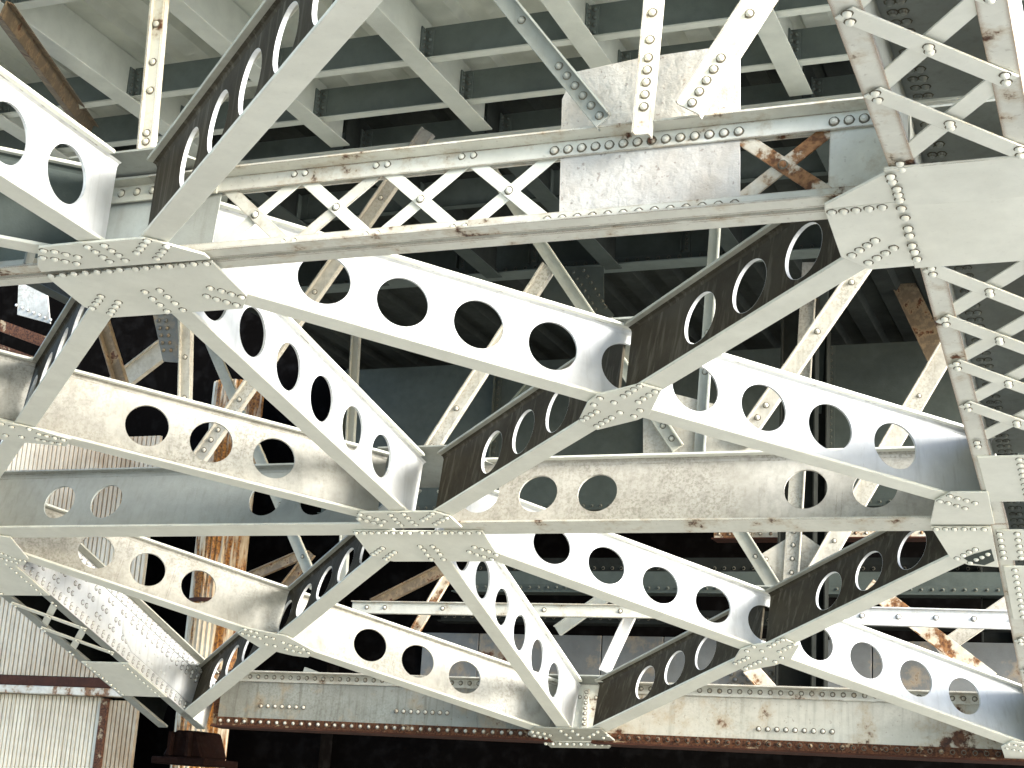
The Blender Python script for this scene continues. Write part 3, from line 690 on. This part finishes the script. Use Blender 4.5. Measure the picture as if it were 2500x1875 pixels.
MB().prism([onY(u, v, YB + 0.02) for u, v in ((1570, 1110), (1570, 1010), (1640, 960), (1800, 1000), (1880, 1110))], (0, 0.01, 0)).build('plate', 'mottled', t)
t = thing('sway_gusset', 'dark riveted plate hanging under the far floor girder', 'gusset plate', onY(1420, 700, 12.7))
MB().prism([onY(u, v, 12.7) for u, v in ((1320, 650), (1474, 650), (1474, 740), (1500, 770), (1440, 790), (1330, 745))], (0, 0.01, 0)).build('plate', 'green', t)
rivets(t, [onY(1400 + 9 * k, 665 + 15 * k, 12.695) for k in range(8)] + [onY(1425 + 9 * k, 660 + 15 * k, 12.695) for k in range(7)], (0, -1, 0), 0.014, joined=True, mat='green')
# frame at C
YC = 13.25
p, q = px2((1930, 1440), (1978, 640), YC)
angle_bar('white riveted upright below the holed strut at right', p, q, 0.14, 'mottled', riv=[.05, .09, .13, .17, .21, .45, .6], lipside=1)
p, q = px2((1895, 1440), (1432, 700), YC - .02)
angle_bar('dark angle falling right below the holed strut', p, q, 0.12, 'shade', lipside=1, riv=[.1, .2, .3])
p, q = px2((1985, 1410), (2330, 820), YC - .02)
angle_bar('pale riveted angle leaning right beside the right rib', p, q, 0.15, 'mottled', riv=[.15, .3, .75])
t = thing('sway_gusset', 'pale fan shaped plate behind the riveted upright at lower right', 'gusset plate', onY(1950, 1380, YC + .03))
MB().prism([onY(u, v, YC + 0.03) for u, v in ((1860, 1352), (1925, 1312), (1962, 1305), (2005, 1335), (1985, 1385), (1950, 1440), (1890, 1440))], (0, 0.01, 0)).build('plate', 'mottled', t)
rivets(t, [onY(1870 + 8 * k, 1365 + 22 * k, YC + 0.025) for k in range(3)], (0, -1, 0), 0.018, joined=True, mat='mottled')
p, q = px2((860, 1482), (1640, 1494), YC + .1)
angle_bar('stained horizontal bar behind the steep lower beam', p, q, 0.115, 'edgepaint', lipside=1, riv=[.05, .11, .3, .62, .85])
p, q = px2((2060, 1502), (2520, 1515), YC + .1)
angle_bar('white horizontal bar with bolts at the lower right', p, q, 0.15, 'white', lipside=1, riv=[.1, .3, .5, .7, .9], rr=.018)
p, q = px2((2120, 1430), (2420, 1660), YC + .5)
angle_bar('rust stained angle falling right behind the lower right beam', p, q, 0.14, 'rustpaint')
p, q = px2((2290, 1590), (2480, 1460), YC + .7)
angle_bar('pale bar rising right at the lower right edge', p, q, 0.12, 'mottled')
p, q = px2((910, 1475), (1080, 1390), YC + .3)
angle_bar('brown angle with pale edge rising right under the centre plate', p, q, 0.10, 'brownang')
p, q = px2((1010, 1545), (1090, 1410), YC + .4)
angle_bar('rusty thin bar crossing the stained horizontal bar', p, q, 0.08, 'rustpaint')
p, q = px2((1475, 1640), (1540, 1500), YC + .2)
angle_bar('bright narrow bar left of the bottom middle joint bracket', p, q, 0.09, 'white')
p, q = px2((1360, 1540), (1480, 1455), YC + .6)
angle_bar('grey bar rising right behind the stained horizontal bar', p, q, 0.10, 'grey')
p, q = px2((1815, 1635), (1890, 1700), YC + .15)
angle_bar('tan strap falling right below the lower crossing plate', onY(1830, 1630, YC + .15), onY(1900, 1710, YC + .15), 0.13, 'rustpaint')
p, q = px2((720, 1330), (770, 1420), YC)
angle_bar('grey angle left of the centre plate below the strut', onY(481, 760, YC), onY(770, 1432, YC), 0.12, 'shade', lipside=1, riv=[.72, .9])
p, q = px2((2180, 640), (2290, 870), 15.0)
angle_bar('brown bar deep in the dark beside the right rib', p, q, 0.22, 'brownang')

# ------------------------------------------------------------------ floor system overhead
HS = 4.80; ZD = 5.16
sx = [HS * (-0.4345 - 0.2455 * k) for k in range(-2, 8)]
names = ['first', 'second', 'third', 'fourth', 'fifth', 'sixth', 'seventh', 'eighth', 'ninth', 'tenth']
FBY = 9.78
for k, x in enumerate(sx):
    t = thing('stringer', 'pale overhead stringer with wide bottom flange, %s from the right side of the bridge' % names[k], 'stringer', (x, 6.0, HS), 'stringers under the deck')
    for a, b in ((-2.0, FBY - 0.03), (FBY + 0.03, 12.85)):
        MB().box((x - 0.007, a, HS + 0.012), (0.014, 0, 0), (0, b - a, 0), (0, 0, ZD - HS - 0.014)).build('web', 'deck' if a < 0 else 'dim', t)  # far length darkened as if in shade
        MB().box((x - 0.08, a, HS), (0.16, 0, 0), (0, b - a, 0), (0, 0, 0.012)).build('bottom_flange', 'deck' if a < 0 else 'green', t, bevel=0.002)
rows = [('nearest', 7.3), ('near', 8.69), ('middle', 9.36), ('far', 10.1), ('farther', 11.2)]
for k in range(len(sx) - 1):
    xr, xl = sx[k], sx[k + 1]
    for nm, Y in rows:
        t = thing('cross_channel', 'green grey cross channel between the %s and %s stringers from the right, %s row' % (names[k], names[k + 1], nm), 'cross channel', ((xr + xl) / 2, Y, HS + .1), 'cross channels between the stringers')
        x0, x1 = xl + 0.009, xr - 0.009
        MB().box((x0, Y, HS + 0.04), (x1 - x0, 0, 0), (0, 0.01, 0), (0, 0, 0.25)).build('web', 'channel', t)
        MB().box((x0, Y - 0.055, HS + 0.028), (x1 - x0, 0, 0), (0, 0.07, 0), (0, 0, 0.0115)).build('bottom_flange', 'deck' if Y < 10.2 else 'green', t)
        b = MB()
        b.box((x0 + 0.001, Y - 0.07, HS + 0.05), (0.010, 0, 0), (0, 0.069, 0), (0, 0, 0.22)); b.box((x0 + 0.011, Y - 0.0115, HS + 0.05), (0.06, 0, 0), (0, 0.011, 0), (0, 0, 0.22))
        b.build('clip_angle', 'channel', t)
        if Y < 10.2:
            rivets(t, [V((x0 + 0.045, Y - 0.012, HS + 0.08 + 0.055 * j)) for j in range(4)] + [V((x0 + 0.012, Y - 0.045, HS + 0.08 + 0.055 * j)) for j in range(4)], (0.3, -1, 0), 0.014, joined=True, mat='channel')
# deck: trough sheeting along the bridge on top of the stringers
dk = MB(); x = -9.2; prof = []
while x < 0.75:
    prof += [(x, ZD + 0.002), (x + 0.17, ZD + 0.002), (x + 0.21, ZD + 0.07), (x + 0.36, ZD + 0.07)]; x += 0.40
for (x0, z0), (x1, z1) in zip(prof, prof[1:]):
    dk.face([(x0, -2.2, z0), (x1, -2.2, z1), (x1, FBY, z1), (x0, FBY, z0)])
do = dk.build('deck_sheeting', 'deck'); do['label'] = 'pale ribbed underside of the bridge deck above the stringers'; do['category'] = 'deck'
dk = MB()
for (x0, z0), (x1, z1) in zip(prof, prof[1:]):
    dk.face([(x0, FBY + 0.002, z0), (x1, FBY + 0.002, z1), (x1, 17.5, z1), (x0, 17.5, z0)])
do = dk.build('deck_sheeting', 'dim'); do['label'] = 'ribbed deck underside darkened as shade beyond the floor beam chord'; do['category'] = 'deck'
sl = MB().box((-9.25, -2.2, ZD + 0.075), (10.0, 0, 0), (0, 19.7, 0), (0, 0, 0.3)).build('deck_slab', 'dark'); sl['label'] = 'dark concrete deck slab resting on the ribbed sheeting'; sl['category'] = 'deck slab'
# floor beam at B with bottom chord
def floor_beam(label, Y, z0, z1, mat, x0=-9.2, x1=-0.2, stiff=0.738, riv=True, flange='deck'):
    t = thing('floor_beam', label, 'floor beam', ((x0 + x1) / 2, Y, z0), 'transverse floor beams')
    MB().box((x0, Y - 0.006, z0), (x1 - x0, 0, 0), (0, 0.012, 0), (0, 0, z1 - z0)).build('web', mat, t)
    MB().box((x0, Y - 0.11, z0 - 0.014), (x1 - x0, 0, 0), (0, 0.22, 0), (0, 0, 0.0135)).build('bottom_flange', flange, t, bevel=0.002)
    m = MB().box((x0, Y - 0.018, z0 + 0.0005), (x1 - x0, 0, 0), (0, 0.0115, 0), (0, 0, 0.085)); m.build('bottom_angle', mat, t)
    b = MB(); n = int((x1 - x0) / 0.10)
    rivets(t, line((x0, Y - 0.018, z0 + 0.05), (x1, Y - 0.018, z0 + 0.05), n, False), (0, -1, 0), 0.014, joined=True, mb=b)
    k = x0 + 0.2
    while k < x1 and stiff:
        MB().box((k, Y - 0.075, z0 + 0.087), (0.011, 0, 0), (0, 0.068, 0), (0, 0, z1 - z0 - 0.09)).build('stiffener', mat, t)
        MB().box((k + 0.0115, Y - 0.017, z0 + 0.087), (0.07, 0, 0), (0, 0.010, 0), (0, 0, z1 - z0 - 0.09)).build('stiffener', mat, t)
        if riv: rivets(t, line((k + 0.045, Y - 0.017, z0 + 0.12), (k + 0.045, Y - 0.017, z1 - 0.03), max(3, int((z1 - z0) / 0.07))), (0, -1, 0), 0.012, joined=True, mb=b)
        k += stiff
    b.build('rivet_rows', mat, t, smooth=True, kind='stuff')
floor_beam('grey chord of the floor beam crossing just above the lattice strut', FBY, 4.66, 4.785, 'deck', stiff=0)
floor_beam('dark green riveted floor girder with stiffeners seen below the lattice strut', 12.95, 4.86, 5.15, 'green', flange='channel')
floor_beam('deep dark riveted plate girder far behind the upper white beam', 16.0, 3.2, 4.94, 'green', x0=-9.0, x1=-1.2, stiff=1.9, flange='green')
p, q = V((-9.0, FBY - 0.1, 4.57)), V((-0.9, FBY - 0.1, 4.57))
angle_bar('long pale angle under the floor beam chord above the lattice strut', p, q, 0.09, 'grey', lipside=1, riv=[0.6 + .012 * k for k in range(6)])

# ------------------------------------------------------------------ far background
# dark pier recess
def wall(name, label, cat, o, a, b, c, mat):
    x = MB().box(o, a, b, c).build(name, mat); x['label'] = label; x['category'] = cat; return x
wall('pier_wall', 'black pier wall painted as deep shade closing the view under the bridge', 'wall', (-9.6, 17.6, -1.71), (12, 0, 0), (0, 0.4, 0), (0, 0, 7.1), 'black')  # black sheet in place of the deep shade under the bridge
t = thing('panel_wall', 'grey steel panel screen with seams and rust stains behind the bottom girder', 'screen wall', (-5, 15.2, 1.0))
xs = [-7.2, -6.55, -5.75, -5.2, -4.55, -3.9, -3.2, -2.5, -1.8, -1.0]
for i in range(len(xs) - 1):
    MB().box((xs[i] + 0.006, 15.2, 0.74), (xs[i + 1] - xs[i] - 0.012, 0, 0), (0, 0.03, 0), (0, 0, 1.01)).build('panel', 'panel', t, bevel=0.004)
MB().box((-7.3, 15.235, 0.74), (6.4, 0, 0), (0, 0.02, 0), (0, 0, 1.02)).build('backing', 'black', t)
# horizontal dark beams between strut B and the screen
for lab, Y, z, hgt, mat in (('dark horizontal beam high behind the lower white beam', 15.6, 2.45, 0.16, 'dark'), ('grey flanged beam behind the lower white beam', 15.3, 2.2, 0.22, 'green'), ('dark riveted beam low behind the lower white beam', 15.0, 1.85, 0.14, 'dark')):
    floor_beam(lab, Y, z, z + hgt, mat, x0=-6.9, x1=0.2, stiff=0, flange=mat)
floor_beam('rust eaten orange beam seen through the right end of the holed strut', 14.6, 2.62, 2.82, 'rustpaint', x0=-3.9, x1=-0.4, stiff=0, flange='rust')
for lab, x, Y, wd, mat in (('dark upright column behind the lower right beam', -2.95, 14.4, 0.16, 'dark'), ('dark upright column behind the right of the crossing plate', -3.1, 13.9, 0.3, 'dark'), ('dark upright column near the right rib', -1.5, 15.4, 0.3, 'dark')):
    t = thing('background_column', lab, 'column', (x, Y, 0))
    MB().box((x, Y, 0.72), (wd, 0, 0), (0, 0.012, 0), (0, 0, 4.1)).build('web', mat, t)
    for xx in (x - 0.012, x + wd): MB().box((xx, Y - 0.08, 0.72), (0.0115, 0, 0), (0, 0.17, 0), (0, 0, 4.1)).build('flange', mat, t)
# riveted grey plate low behind the girder
t = thing('riveted_plate', 'grey plate with three rows of rivets behind the lower crossing plate', 'plate', onY(1950, 1660, 14.0))
MB().prism([onY(u, v, 14.0) for u, v in ((1740, 1700), (1760, 1650), (1880, 1620), (1985, 1620), (1985, 1705))], (0, 0.012, 0)).build('plate', 'panel', t)
rivets(t, [onY(1785 + 32 * k + o, 1645 + 14 * j, 13.995) for j, o in ((0, 0), (1, 10), (2, -4), (3, 8)) for k in range(6)], (0, -1, 0), 0.02, joined=True, mat='panel')

# ------------------------------------------------------------------ left: corrugated siding and rusty column
def siding(label, x0, x1, z0, z1, Y, pitch=0.048, dep=0.014, mat='siding'):
    t = thing('corrugated_siding', label, 'siding', ((x0 + x1) / 2, Y, z0), 'corrugated siding of the building on the left')
    m = MB(); x = x0; prev = None
    while x < x1:
        prof = [(x, Y), (x + pitch * 0.70, Y), (x + pitch * 0.74, Y + dep), (x + pitch * 0.96, Y + dep)]
        if prev: m.face([(prev[0], prev[1], z0), (prof[0][0], prof[0][1], z0), (prof[0][0], prof[0][1], z1), (prev[0], prev[1], z1)])
        for a, b in zip(prof, prof[1:]): m.face([(a[0], a[1], z0), (b[0], b[1], z0), (b[0], b[1], z1), (a[0], a[1], z1)])
        prev = prof[-1]; x += pitch
    m.build('sheet', mat, t)
    return t
YS = 16.5
siding('tall white corrugated siding seen through the left strut holes', -19.0, -11.75, 1.27, 4.35, YS, 0.07, 0.03)
siding('white corrugated siding below the rusty ledge at the lower left corner', -19.0, -12.12, -1.7, 1.03, YS, 0.062, 0.03)
siding('narrow corrugated strip right of the brown post', -12.0, -11.6, -1.7, 1.0, YS, 0.062, 0.03)
t = thing('siding_ledge', 'rust brown ledge between the two white siding sheets', 'ledge', (-14, YS, 1.3))
MB().box((-19, YS - 0.12, 1.035), (7.3, 0, 0), (0, 0.3, 0), (0, 0, 0.10)).build('rail', 'rustpaint', t, bevel=0.01)
MB().box((-19, YS - 0.06, 1.14), (7.3, 0, 0), (0, 0.2, 0), (0, 0, 0.12)).build('rail', 'rust', t, bevel=0.01)
t = thing('corner_post', 'brown rusty post at the right end of the lower white siding', 'post', (-12.06, YS, 0))
MB().box((-12.12, YS - 0.03, -1.7), (0.12, 0, 0), (0, 0.08, 0), (0, 0, 2.72)).build('post', 'ironrust', t, bevel=0.01)
t = thing('fluted_column', 'cream fluted column streaked with orange rust at lower left', 'column', (-10.70, 16.6, 0))
m = MB(); seg = 64; R0 = 0.31; prev = None
for k in range(seg + 1):
    a = 2 * math.pi * k / seg; r = R0 + 0.014 * math.cos(k * math.pi); pt = (-10.70 + r * math.cos(a), 16.6 + r * math.sin(a))
    if prev: m.face([(prev[0], prev[1], -1.7), (pt[0], pt[1], -1.7), (pt[0], pt[1], 5.0), (prev[0], prev[1], 5.0)])
    prev = pt
m.build('shaft', 'column', t)
for z in (1.35, 2.2): MB().prism([(-10.70 + 0.335 * math.cos(a * math.pi / 16), 16.6 + 0.335 * math.sin(a * math.pi / 16), z) for a in range(32)], (0, 0, 0.05)).build('band', 'rust', t)
wall('dark_bay_sheet', 'black sheet added as a shadowed bay between the siding and the pier', 'wall', (-24, 17.2, -1.71), (14.6, 0, 0), (0, 0.3, 0), (0, 0, 14.0), 'black')  # added black sheet, closes sky gaps and stands in for shade
t = thing('white_panel', 'white riveted plate catching light behind the big left plate', 'plate', onY(130, 790, 13.5))
MB().prism([onY(u, v, 13.5) for u, v in ((45, 690), (112, 690), (122, 790), (42, 768))], (0, 0.02, 0)).build('plate', 'mottled', t)
rivets(t, [onY(40 + 14 * k, 745 + 6 * k, 13.49) for k in range(8)], (0, -1, 0), 0.016, joined=True, mat='white')
for i, (v, mt, lab) in enumerate(((800, 'ironrust', 'upper rusty rail'), (860, 'ironrust', 'lower rusty rail'))):
    p, q = px2((-40, v - 20), (150, v + 50), 14.0)
    angle_bar(lab + ' in the gap left of the brown beam', p, q, 0.13, mt)

t = thing('hanging_plate', 'grey riveted plate hanging below the big left plate', 'plate', onY(410, 830, YB + 0.5))
HP = [(368, 745), (432, 745), (440, 885), (398, 882)]
MB().prism([onY(u, v, YB + 0.5) for u, v in HP], (0, 0.012, 0)).build('plate', 'panel', t)
MB().prism([onY(u, v, YB + 0.48) for u, v in ((432, 745), (448, 745), (452, 885), (438, 885))], (0, 0.10, 0)).build('edge_angle', 'shade', t)
rivets(t, [onY(384 + 3 * k + dx, 765 + 18 * k, YB + 0.495) for k in range(6) for dx in (0, 18)], (0, -1, 0), 0.015, joined=True, mat='panel')

for lab, a, b, Y, w_, mt in (('dim brown bar rising right left of the centre plate', (600, 1412), (740, 1352), 15.0, 0.10, 'brownang'),
                             ('short dim brown bar crossing behind the small dark beam', (680, 1450), (760, 1350), 15.3, 0.09, 'brownang'),
                             ('grey bar falling right in the dark above the long grey girder', (740, 1640), (900, 1700), 14.6, 0.10, 'shade'),
                             ('dim upright in the dark right of the crossing plate', (1990, 1010), (2010, 640), 14.4, 0.12, 'green'),
                             ('dim grey bar rising right in the dark above the holed strut', (1180, 1080), (1330, 900), 14.2, 0.10, 'channel')):
    p, q = onY(a[0], a[1], Y), onY(b[0], b[1], Y)
    angle_bar(lab, p, q, w_, mt)
